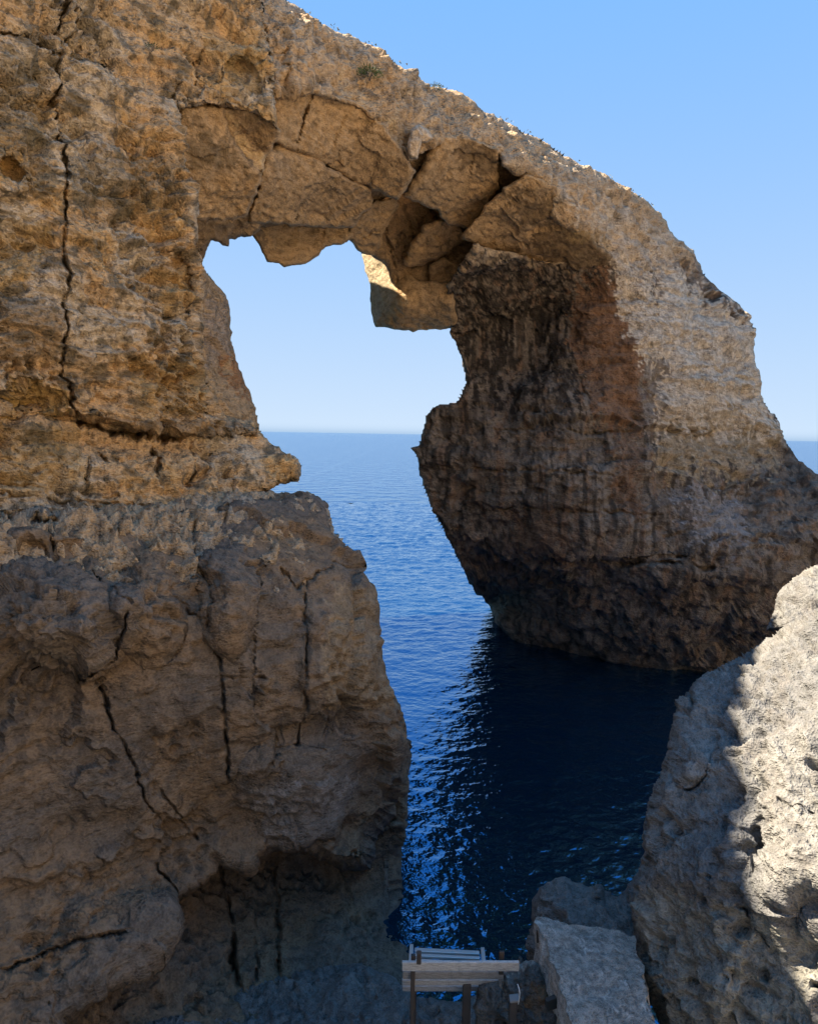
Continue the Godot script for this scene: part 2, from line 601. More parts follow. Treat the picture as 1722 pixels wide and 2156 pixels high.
func tint(style: String, w: Vector3, p: Vector2, regions: Array) -> Color:
	var a := n_tint.get_noise_3dv(w)
	var b := n_spot.get_noise_3dv(w)
	var s := n_spot.get_noise_3d(w.x * 3.0 + 31.0, w.y * 3.0, w.z * 3.0)
	var c: Color
	match style:
		"span":
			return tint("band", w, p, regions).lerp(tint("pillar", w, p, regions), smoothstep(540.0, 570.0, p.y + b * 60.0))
		"cliff":
			c = Color(0.66, 0.44, 0.235).lerp(Color(0.62, 0.50, 0.355), smoothstep(-0.2, 0.35, a))
			c = c.lerp(Color(0.62, 0.40, 0.18), 0.8 * smoothstep(0.08, 0.4, n_tint.get_noise_3d(w.x - 20.0, w.y * 1.8, w.z)))
			c = c.lerp(Color(0.15, 0.125, 0.085), 0.75 * smoothstep(0.1, 0.32, n_spot.get_noise_3d(w.x * 0.7, w.y * 0.9 + 17.0, w.z * 0.7)))
			c = c.lerp(Color(0.13, 0.11, 0.08), 0.6 * smoothstep(0.16, 0.34, n_spot.get_noise_3d(w.x * 2.0 + 11.0, w.y * 2.4, w.z * 2.0)))
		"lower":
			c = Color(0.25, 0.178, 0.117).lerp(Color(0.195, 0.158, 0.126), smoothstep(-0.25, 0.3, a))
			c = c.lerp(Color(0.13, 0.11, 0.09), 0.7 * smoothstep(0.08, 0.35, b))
		"ledge":
			c = Color(0.52, 0.385, 0.245).lerp(Color(0.47, 0.385, 0.285), smoothstep(-0.25, 0.3, a))
			c = c.lerp(Color(0.14, 0.12, 0.10), 0.6 * smoothstep(0.1, 0.4, b))
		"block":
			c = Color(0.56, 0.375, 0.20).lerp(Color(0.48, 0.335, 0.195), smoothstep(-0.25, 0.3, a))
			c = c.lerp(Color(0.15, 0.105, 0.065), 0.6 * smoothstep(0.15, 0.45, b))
		"band":
			c = Color(0.58, 0.405, 0.24).lerp(Color(0.54, 0.425, 0.30), smoothstep(-0.2, 0.3, a))
			c = c.lerp(Color(0.20, 0.155, 0.11), 0.7 * smoothstep(0.08, 0.32, b))
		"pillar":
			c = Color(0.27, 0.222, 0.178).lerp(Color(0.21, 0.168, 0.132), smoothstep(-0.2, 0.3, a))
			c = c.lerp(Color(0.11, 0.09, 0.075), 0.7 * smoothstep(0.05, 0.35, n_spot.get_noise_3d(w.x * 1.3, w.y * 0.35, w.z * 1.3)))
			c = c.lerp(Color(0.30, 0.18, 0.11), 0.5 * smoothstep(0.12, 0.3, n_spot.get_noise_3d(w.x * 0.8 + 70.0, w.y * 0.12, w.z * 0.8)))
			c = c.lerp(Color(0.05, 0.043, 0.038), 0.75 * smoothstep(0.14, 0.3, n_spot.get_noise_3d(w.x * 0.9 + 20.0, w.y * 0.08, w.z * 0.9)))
		"near":
			c = Color(0.25, 0.246, 0.236).lerp(Color(0.19, 0.191, 0.193), smoothstep(-0.2, 0.3, a))
			c = c.lerp(Color(0.17, 0.16, 0.15), 0.6 * smoothstep(0.05, 0.35, b))
		_:
			c = Color(0.3, 0.28, 0.25)
	if regions.size() > 0:
		var q := p + Vector2(b, n_spot.get_noise_3d(w.y * 1.0, w.x + 50.0, w.z)) * 26.0 + Vector2(s, n_fine.get_noise_3dv(w)) * 14.0
		if style == "pillar" or style == "band":
			q.y += 75.0 * n_spot.get_noise_3d(w.x * 1.1, w.y * 0.06, w.z * 1.1)
		for r in regions:
			if Geometry2D.is_point_in_polygon(q, r[0]):
				var share := clampf(r[2] * (0.85 + 0.7 * s), 0.0, 1.0)
				if r[3]:
					share *= smoothstep(-0.06, 0.05, n_spot.get_noise_3d(w.x * 1.5 + 8.0, w.y * 0.10, w.z * 1.5) + 0.35 * s)
				c = c.lerp(r[1], share)
	var k := 1.0 + 0.22 * s + 0.10 * b
	return Color(c.r * k, c.g * k, c.b * k)

# ------------------------------------------------------------------ the sea
func sea():
	# fine swell where it lies near, coarser outward: rows and columns grow with distance
	var us := PackedFloat32Array()
	var vs := PackedFloat32Array()
	var x := 200.0
	while x < 1900.0:
		us.append(x)
		x += 3.6
	var d := 9.0
	while d < 95.0:
		vs.append(d)
		d *= 1.0034
	var Q := PackedVector3Array()
	var C := PackedColorArray()
	var nu := us.size()
	for z in vs:
		for u in us:
			var wx: float = (u - CX) / F * z
			var fade := 0.27 + 0.8 * smoothstep(14.0, 70.0, z)
			var y := n_mid.get_noise_3d(wx * 0.55 + 3.0, 0.0, z * 0.85) * 0.11 + n_mid.get_noise_3d(wx * 1.9, 5.0, z * 2.6) * 0.036 + n_big.get_noise_3d(wx * 0.5, 2.0, z * 0.8) * 0.10
			Q.append(Vector3(wx, y * fade, -z))
			C.append(Color.WHITE)
	var idx := PackedInt32Array()
	for j in vs.size() - 1:
		for i in nu - 1:
			var a := j * nu + i
			idx.append_array([a, a + nu, a + nu + 1, a, a + nu + 1, a + 1])
	# outward sheets to the horizon
	var o := put("sea", commit(Q, C, idx), M.water, self)
	o.set_meta("kind", "structure")
	var far := SurfaceTool.new()
	far.begin(Mesh.PRIMITIVE_TRIANGLES)
	var q := func(a: Vector3, b: Vector3, c: Vector3, e: Vector3):
		for v in [a, b, c, a, c, e]:
			far.set_normal(Vector3.UP)
			far.add_vertex(v)
	q.call(Vector3(-60000, -0.02, -60000), Vector3(60000, -0.02, -60000), Vector3(60000, -0.02, -94.5), Vector3(-60000, -0.02, -94.5))
	q.call(Vector3(-60000, -0.25, -95), Vector3(60000, -0.25, -95), Vector3(60000, -0.25, 30), Vector3(-60000, -0.25, 30))
	var f := put("sea_offshore", far.commit(), M.open_water, self)
	f.set_meta("kind", "structure")

# ------------------------------------------------------------------ the arch and the cliff it springs from
func arch():
	var T := thing("rock_arch", "huge tan limestone sea arch framing a window of sky and sea", "rock arch", Vector3(0, 0, -18))
	var stain_dark := Color(0.055, 0.045, 0.038)
	var stain_brown := Color(0.17, 0.105, 0.06)
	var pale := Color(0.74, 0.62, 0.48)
	var rust := Color(0.34, 0.15, 0.06)
	# the span and the seaward pillar it comes down on, one face
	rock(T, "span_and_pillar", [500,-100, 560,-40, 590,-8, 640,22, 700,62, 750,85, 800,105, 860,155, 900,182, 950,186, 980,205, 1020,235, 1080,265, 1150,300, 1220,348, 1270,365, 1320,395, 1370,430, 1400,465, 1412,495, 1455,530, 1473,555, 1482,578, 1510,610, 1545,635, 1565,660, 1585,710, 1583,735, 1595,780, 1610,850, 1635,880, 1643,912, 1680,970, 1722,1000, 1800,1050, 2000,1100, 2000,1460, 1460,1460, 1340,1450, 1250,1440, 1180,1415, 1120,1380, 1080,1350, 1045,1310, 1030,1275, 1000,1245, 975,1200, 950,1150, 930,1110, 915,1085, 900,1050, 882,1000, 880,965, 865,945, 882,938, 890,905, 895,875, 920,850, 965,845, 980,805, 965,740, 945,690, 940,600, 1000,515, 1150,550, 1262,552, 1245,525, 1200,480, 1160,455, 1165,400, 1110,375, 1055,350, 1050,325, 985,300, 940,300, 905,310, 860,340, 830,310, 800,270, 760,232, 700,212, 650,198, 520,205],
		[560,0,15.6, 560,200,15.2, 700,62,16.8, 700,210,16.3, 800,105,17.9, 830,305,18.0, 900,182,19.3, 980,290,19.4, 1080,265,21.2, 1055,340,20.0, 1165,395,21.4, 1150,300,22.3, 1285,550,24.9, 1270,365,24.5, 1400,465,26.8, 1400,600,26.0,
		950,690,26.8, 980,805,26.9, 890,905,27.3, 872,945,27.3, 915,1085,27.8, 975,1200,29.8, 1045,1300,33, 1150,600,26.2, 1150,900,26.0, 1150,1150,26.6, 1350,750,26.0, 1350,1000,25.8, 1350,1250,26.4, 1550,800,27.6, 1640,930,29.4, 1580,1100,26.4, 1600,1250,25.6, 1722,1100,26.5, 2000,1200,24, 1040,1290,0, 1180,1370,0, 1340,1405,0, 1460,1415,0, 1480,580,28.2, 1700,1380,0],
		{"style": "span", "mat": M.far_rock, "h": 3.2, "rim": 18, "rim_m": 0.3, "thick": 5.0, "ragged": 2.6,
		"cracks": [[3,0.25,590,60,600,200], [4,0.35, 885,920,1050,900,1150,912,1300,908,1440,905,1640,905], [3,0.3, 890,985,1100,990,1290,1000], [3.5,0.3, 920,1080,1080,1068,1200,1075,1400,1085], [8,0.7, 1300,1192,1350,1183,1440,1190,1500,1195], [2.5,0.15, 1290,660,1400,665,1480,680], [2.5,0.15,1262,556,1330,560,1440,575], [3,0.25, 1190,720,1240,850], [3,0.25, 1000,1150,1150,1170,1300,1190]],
		"bumps": [[1390,1215,110,45,0.6], [1380,980,150,60,0.3], [960,960,110,60,0.35], [1180,1130,160,60,0.3]],
		"stains_and_shading": [
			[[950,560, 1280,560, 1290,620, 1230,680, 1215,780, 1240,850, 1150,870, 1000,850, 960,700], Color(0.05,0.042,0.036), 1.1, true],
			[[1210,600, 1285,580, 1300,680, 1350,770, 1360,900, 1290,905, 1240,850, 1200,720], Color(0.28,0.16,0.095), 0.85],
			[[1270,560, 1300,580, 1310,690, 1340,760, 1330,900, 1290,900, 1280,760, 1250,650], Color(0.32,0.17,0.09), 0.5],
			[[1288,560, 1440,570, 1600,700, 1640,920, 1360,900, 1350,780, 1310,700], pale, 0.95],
			[[1380,905, 1640,915, 1660,970, 1560,1000, 1400,1010, 1380,960], Color(0.46,0.36,0.24), 0.85],
			[[1350,760, 1410,760, 1370,900, 1345,900], Color(0.17,0.14,0.12), 0.8],
			[[1352,570, 1358,570, 1356,610, 1351,610], Color(0.12,0.09,0.07), 0.9], [[1372,570, 1377,570, 1376,600, 1372,600], Color(0.12,0.09,0.07), 0.9], [[1386,580, 1402,575, 1400,620, 1388,620], Color(0.14,0.10,0.08), 0.9],
			[[1400,1030, 1560,1040, 1580,1140, 1440,1150], Color(0.36,0.34,0.33), 0.65],
			[[1080,1080, 1200,1090, 1210,1160, 1090,1170], Color(0.27,0.165,0.10), 0.6],
			[[1290,920, 1340,920, 1350,1100, 1300,1090], Color(0.22,0.12,0.07), 0.55],
			[[1380,1250, 1420,1000, 1400,1250], stain_dark, 0.5],
			[[1425,1050, 1450,1060, 1470,1300, 1430,1330], stain_dark, 0.7],
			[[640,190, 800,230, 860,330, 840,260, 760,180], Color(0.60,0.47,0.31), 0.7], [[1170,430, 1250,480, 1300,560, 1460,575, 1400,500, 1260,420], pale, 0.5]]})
	# vault behind the roof blocks; the brown overlay paints its shade
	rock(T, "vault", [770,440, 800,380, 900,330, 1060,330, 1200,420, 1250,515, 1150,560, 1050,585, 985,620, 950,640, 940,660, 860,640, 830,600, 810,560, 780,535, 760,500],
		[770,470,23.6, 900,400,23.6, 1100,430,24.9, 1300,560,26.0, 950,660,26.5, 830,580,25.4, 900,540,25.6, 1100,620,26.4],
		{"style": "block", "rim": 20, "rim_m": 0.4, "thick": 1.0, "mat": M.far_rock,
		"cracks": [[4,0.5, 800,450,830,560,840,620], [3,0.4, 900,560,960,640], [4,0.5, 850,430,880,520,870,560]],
		"stains_and_shading": [[[740,400, 1330,400, 1330,720, 740,720], Color(0.26,0.185,0.12), 0.7]]})
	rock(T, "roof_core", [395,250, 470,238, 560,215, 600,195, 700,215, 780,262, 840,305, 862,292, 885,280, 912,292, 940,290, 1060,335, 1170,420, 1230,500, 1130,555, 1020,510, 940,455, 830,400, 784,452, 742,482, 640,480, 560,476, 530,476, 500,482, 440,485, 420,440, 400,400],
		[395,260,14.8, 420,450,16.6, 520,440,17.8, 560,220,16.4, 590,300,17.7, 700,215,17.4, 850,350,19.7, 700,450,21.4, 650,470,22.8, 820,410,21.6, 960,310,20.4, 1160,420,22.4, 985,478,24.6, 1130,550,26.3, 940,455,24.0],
		{"style": "block", "rim": 12, "rim_m": 0.4, "thick": 1.2, "stains_and_shading": [[[380,200, 1240,200, 1240,580, 380,580], Color(0.26,0.185,0.12), 0.7]]})  # brown overlay paints the shade in the gaps between blocks
	# roof blocks
	var blk := {"style": "block", "rim": 6, "rim_m": 0.26, "thick": 1.6, "ragged": 3.5, "h": 3.0, "grow": 2.0, "mat": M.smooth}
	var B := func(outline: Array, ctrl: Array, more := {}):
		var d: Dictionary = blk.duplicate()
		d.merge(more, true)
		rock(T, "rock_block", outline, ctrl, d)
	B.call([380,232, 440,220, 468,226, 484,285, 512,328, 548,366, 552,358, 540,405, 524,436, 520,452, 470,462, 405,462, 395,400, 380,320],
		[382,235,13.9, 465,228,14.3, 413,440,15.6, 520,440,16.6, 545,365,15.6], {"stains_and_shading": [[[380,280, 480,290, 500,340, 400,360], Color(0.12,0.09,0.055), 0.6]]})
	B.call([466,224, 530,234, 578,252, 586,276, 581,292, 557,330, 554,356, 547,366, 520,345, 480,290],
		[468,226,14.5, 583,270,15.2, 555,330,15.9, 545,365,15.7, 500,320,15.5], {"stains_and_shading": [[[470,225, 482,240, 496,270, 530,310, 556,335, 556,362, 540,362, 505,330, 480,285], Color(0.66,0.48,0.27), 0.95], [[490,230, 580,252, 580,290, 556,325, 525,295, 500,265], Color(0.26,0.175,0.10), 0.7]]})  # pale sliver paints the curved facet as lit
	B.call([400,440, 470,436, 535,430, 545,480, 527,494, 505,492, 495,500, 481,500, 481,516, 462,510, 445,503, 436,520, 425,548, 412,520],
		[413,440,16.2, 530,440,17.3, 445,500,17.4, 525,495,18.6], {"stains_and_shading": [[[400,470, 560,470, 560,560, 400,560], Color(0.16,0.115,0.075), 0.6]]})
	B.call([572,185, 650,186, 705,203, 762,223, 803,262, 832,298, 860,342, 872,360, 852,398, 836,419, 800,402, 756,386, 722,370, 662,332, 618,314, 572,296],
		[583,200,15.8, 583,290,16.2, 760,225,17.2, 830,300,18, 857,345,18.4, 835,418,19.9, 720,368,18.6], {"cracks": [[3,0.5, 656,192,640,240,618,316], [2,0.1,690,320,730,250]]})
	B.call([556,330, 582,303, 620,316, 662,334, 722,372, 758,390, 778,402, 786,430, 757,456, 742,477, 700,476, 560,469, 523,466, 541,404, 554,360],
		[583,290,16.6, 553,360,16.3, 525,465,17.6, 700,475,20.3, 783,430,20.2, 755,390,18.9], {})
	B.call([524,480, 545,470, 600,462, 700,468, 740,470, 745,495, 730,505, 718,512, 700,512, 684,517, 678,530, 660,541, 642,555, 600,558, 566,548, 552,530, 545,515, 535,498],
		[540,480,20.4, 640,555,21.6, 740,490,22.0, 600,462,21.2], {"cracks": [[2,0.2, 676,488,668,540]], "stains_and_shading": [[[520,460, 560,470, 552,545, 520,540], Color(0.13,0.10,0.08), 0.7]]})
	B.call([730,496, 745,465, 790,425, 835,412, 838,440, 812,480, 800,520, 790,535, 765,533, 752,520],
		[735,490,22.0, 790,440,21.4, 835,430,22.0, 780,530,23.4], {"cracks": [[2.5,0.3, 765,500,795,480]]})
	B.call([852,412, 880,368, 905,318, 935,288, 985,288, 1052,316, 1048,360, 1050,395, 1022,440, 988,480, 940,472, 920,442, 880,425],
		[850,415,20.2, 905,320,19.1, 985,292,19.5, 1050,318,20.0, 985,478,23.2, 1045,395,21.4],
		{"cracks": [[2.5,0.2, 985,360,1000,330]], "stains_and_shading": [[[960,300, 1055,318, 1048,360, 1010,370, 960,330], Color(0.13,0.09,0.055), 0.75]]})
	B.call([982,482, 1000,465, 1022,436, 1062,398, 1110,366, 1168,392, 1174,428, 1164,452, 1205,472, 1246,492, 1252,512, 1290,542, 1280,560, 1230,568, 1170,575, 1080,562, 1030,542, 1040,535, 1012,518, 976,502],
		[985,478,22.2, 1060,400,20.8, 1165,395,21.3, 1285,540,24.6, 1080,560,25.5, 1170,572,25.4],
		{"stains_and_shading": [[[1060,400, 1110,390, 1170,430, 1150,470, 1080,450], Color(0.11,0.075,0.045), 0.7], [[1110,500, 1180,460, 1290,530, 1280,580, 1160,580], Color(0.11,0.075,0.045), 0.7], [[1180,460, 1240,488, 1250,510, 1200,500], Color(0.40,0.28,0.14), 0.8]]})
	B.call([858,300, 866,275, 878,266, 888,284, 884,318, 878,334, 862,332], [860,300,17.9, 885,300,17.9, 870,335,18.0], {"stains_and_shading": [[[840,250, 900,250, 900,345, 840,345], pale, 0.6]]})
	B.call([874,268, 884,262, 898,274, 908,290, 900,300, 886,300], [874,268,17.9, 905,290,18.1, 886,300,18.0], {"stains_and_shading": [[[840,250, 920,250, 920,345, 840,345], pale, 0.6]]})
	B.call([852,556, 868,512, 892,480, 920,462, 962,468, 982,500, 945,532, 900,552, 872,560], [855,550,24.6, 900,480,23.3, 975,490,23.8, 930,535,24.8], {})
	B.call([905,560, 935,545, 968,560, 965,600, 925,620, 906,600], [905,560,25.2, 968,560,25.2, 930,615,25.8], {"stains_and_shading": [[[880,520, 990,520, 990,640, 880,640], Color(0.16,0.11,0.07), 0.5]]})
	# hanging block; the sun on its seaward face is also painted in paler
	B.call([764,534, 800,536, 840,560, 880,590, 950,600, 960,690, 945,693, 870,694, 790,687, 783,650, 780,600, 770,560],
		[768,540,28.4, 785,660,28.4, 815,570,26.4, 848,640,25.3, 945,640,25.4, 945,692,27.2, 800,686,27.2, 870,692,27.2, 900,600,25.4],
		{"rim": 6, "rim_m": 0.2, "thick": 2.0, "stains_and_shading": [[[760,530, 812,540, 850,640, 792,690, 770,690], Color(0.46,0.40,0.28), 0.8]]})
	# the cliff on the landward side: recess at the bottom, jamb, lower wall, middle band, upper wall
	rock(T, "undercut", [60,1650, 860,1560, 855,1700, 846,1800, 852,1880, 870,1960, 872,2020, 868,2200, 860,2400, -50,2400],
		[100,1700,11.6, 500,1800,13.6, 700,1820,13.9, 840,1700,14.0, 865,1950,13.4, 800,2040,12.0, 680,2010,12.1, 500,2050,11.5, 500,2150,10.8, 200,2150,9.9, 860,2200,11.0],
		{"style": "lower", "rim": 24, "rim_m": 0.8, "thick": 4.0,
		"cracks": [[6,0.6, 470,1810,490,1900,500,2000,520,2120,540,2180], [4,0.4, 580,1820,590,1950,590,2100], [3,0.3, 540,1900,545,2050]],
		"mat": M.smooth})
	rock(T, "jamb", [405,520, 425,545, 432,570, 450,590, 470,612, 480,640, 484,690, 490,730, 505,775, 520,810, 530,835, 540,870, 549,905, 560,930, 480,960, 400,920, 390,700],
		[405,560,14.0, 400,900,14.0, 480,640,16.4, 549,905,16.6, 520,810,16.8],
		{"style": "block", "rim": 10, "rim_m": 0.5, "thick": 3.0, "stains_and_shading": [[[470,740, 500,750, 530,830, 525,840, 490,820], rust, 0.75], [[430,600, 480,640, 490,730, 440,800], Color(0.36,0.29,0.23), 0.7]]})
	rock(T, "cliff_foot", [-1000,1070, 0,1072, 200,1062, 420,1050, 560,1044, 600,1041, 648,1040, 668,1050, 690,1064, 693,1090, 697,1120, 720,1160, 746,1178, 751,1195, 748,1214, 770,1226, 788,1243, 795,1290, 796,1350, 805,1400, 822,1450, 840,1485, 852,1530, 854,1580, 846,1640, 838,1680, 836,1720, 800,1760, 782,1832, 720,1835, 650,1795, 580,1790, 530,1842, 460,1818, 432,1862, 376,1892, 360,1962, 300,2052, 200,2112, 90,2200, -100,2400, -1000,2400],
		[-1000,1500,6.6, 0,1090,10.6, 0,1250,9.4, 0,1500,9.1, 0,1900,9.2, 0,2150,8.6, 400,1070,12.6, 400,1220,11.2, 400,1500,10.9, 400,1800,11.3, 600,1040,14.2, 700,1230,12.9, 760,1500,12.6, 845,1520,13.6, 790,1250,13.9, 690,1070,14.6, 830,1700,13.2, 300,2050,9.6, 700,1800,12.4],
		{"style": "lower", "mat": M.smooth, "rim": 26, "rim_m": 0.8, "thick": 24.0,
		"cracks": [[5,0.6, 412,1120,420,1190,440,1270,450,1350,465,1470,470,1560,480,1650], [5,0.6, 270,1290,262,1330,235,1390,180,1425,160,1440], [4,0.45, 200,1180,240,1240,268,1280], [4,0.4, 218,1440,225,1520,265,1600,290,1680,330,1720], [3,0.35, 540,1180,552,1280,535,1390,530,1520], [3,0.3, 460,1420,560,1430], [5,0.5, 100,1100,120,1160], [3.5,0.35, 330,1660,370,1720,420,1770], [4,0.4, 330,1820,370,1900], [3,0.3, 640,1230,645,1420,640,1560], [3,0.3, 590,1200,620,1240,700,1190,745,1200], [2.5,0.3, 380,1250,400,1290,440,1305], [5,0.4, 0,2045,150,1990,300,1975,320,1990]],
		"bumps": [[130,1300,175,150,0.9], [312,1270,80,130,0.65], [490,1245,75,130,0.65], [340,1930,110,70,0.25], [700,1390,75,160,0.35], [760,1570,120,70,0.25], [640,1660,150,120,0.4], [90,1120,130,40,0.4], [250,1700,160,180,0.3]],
		"stains_and_shading": [[[0,1440, 120,1430, 460,1440, 480,1560, 300,1640, 0,1600], Color(0.13,0.104,0.082), 0.7, true], [[540,1660, 800,1640, 700,1760, 560,1790], Color(0.30,0.27,0.245), 0.55], [[675,1440, 740,1440, 750,1540, 690,1560], Color(0.11,0.09,0.075), 0.7], [[700,1230, 790,1250, 840,1500, 680,1500, 680,1400], Color(0.31,0.23,0.145), 0.8]]})
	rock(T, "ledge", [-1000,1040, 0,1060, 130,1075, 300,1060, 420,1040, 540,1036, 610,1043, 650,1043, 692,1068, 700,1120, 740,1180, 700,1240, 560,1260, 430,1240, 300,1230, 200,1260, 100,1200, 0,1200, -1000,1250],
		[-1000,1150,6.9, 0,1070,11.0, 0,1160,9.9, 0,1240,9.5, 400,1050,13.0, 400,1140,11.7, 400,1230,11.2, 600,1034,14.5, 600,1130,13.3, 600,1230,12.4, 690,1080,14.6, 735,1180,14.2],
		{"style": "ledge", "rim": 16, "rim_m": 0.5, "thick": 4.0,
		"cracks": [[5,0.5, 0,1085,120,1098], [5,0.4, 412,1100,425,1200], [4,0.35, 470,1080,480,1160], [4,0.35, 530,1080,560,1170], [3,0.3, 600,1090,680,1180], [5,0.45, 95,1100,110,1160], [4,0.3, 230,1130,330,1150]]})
	rock(T, "middle_band", [-1000,830, 0,838, 190,850, 300,860, 420,865, 530,885, 545,905, 560,928, 585,942, 600,958, 624,962, 636,985, 632,1012, 626,1017, 602,1017, 580,1022, 565,1036, 480,1070, 380,1095, 200,1110, 60,1098, 0,1092, -1000,1080],
		[-1000,950,7.6, 0,900,11.2, 0,1080,11.0, 400,900,13.7, 400,1060,13.0, 560,930,15.2, 600,990,15.0, 634,990,15.4],
		{"style": "cliff", "rim": 14, "rim_m": 0.5, "thick": 14.0,
		"cracks": [[9,1.1, 170,885,260,908,380,916,500,912,545,912], [5,0.5, 330,940,340,1000], [5,0.5, 405,930,415,1010], [4,0.4, 215,940,225,970], [4,0.4, 455,940,440,1000], [3,0.3, 190,960,192,1030], [4,0.35, 480,960,500,1040], [9,1.0, -100,1070,60,1082,125,1097], [3,0.3, 0,1035,90,1040,200,1050,330,1062], [3,0.25, 0,1015,120,1022,260,1038]],
		"stains_and_shading": [[[0,890, 180,890, 195,1020, 0,1040], Color(0.52,0.34,0.14), 0.6], [[40,890, 100,890, 110,940, 50,940], Color(0.10,0.09,0.065), 0.7]]})
	rock(T, "cliff_wall", [-1000,-1210, -500,-830, 0,-490, 250,-310, 400,-200, 510,-90, 555,-40, 562,60, 580,140, 577,205, 586,270, 560,258, 530,240, 468,228, 440,224, 380,234, 386,320, 400,360, 408,400, 415,450, 413,520, 426,560, 432,640, 430,720, 434,800, 480,880, 545,900, 540,918, 480,922, 400,920, 330,918, 260,905, 195,892, 160,880, 0,885, -1000,880],
		[-1000,300,7.2, 0,0,10.9, 0,500,10.8, 0,880,10.9, 400,500,13.2, 425,800,13.4, 540,900,14.6, 575,100,14.6, 378,300,13.3, 400,0,13.8, 0,-436,10.9, 400,-150,13.9],
		{"style": "cliff", "rim": 16, "rim_m": 0.6, "thick": 26.0, "h": 3.0,
		"cracks": [[4.5,0.6, 122,-20,124,100,128,230,134,330,140,430,132,520,128,640,132,740,145,810,165,890], [3,0.4, 148,0,150,80,152,120], [3,0.3, 374,180,377,240], [3,0.25, 555,60,575,200], [3,0.3, 388,790,390,880], [2.5,0.25, 430,100,415,180], [3,0.3, 0,70,100,110,220,140]],
		"bumps": [[60,850,90,55,-0.5], [45,500,120,130,-0.25], [380,590,60,70,-0.2], [25,355,35,30,-0.3], [520,160,50,60,-0.25], [430,130,50,70,-0.2]],
		"stains_and_shading": [[[0,480, 100,470, 120,520, 60,600, 0,600], Color(0.52,0.34,0.14), 0.7], [[20,810, 130,810, 150,870, 30,880], Color(0.48,0.31,0.11), 0.8], [[280,760, 440,760, 450,870, 300,870], Color(0.46,0.29,0.11), 0.55],
			[[130,330, 380,330, 390,440, 160,450], Color(0.13,0.115,0.08), 0.5], [[0,100, 110,130, 120,400, 60,420, 0,330], Color(0.16,0.14,0.095), 0.5], [[0,620, 120,640, 130,760, 0,780], Color(0.14,0.11,0.075), 0.55], [[430,60, 560,70, 560,190, 470,200], Color(0.50,0.35,0.17), 0.5], [[0,340, 40,340, 40,380, 0,385], Color(0.52,0.30,0.10), 0.8], [[340,560, 410,570, 410,640, 350,650], Color(0.52,0.34,0.15), 0.7], [[200,880, 540,880, 545,925, 220,925], Color(0.17,0.11,0.06), 0.6]]})

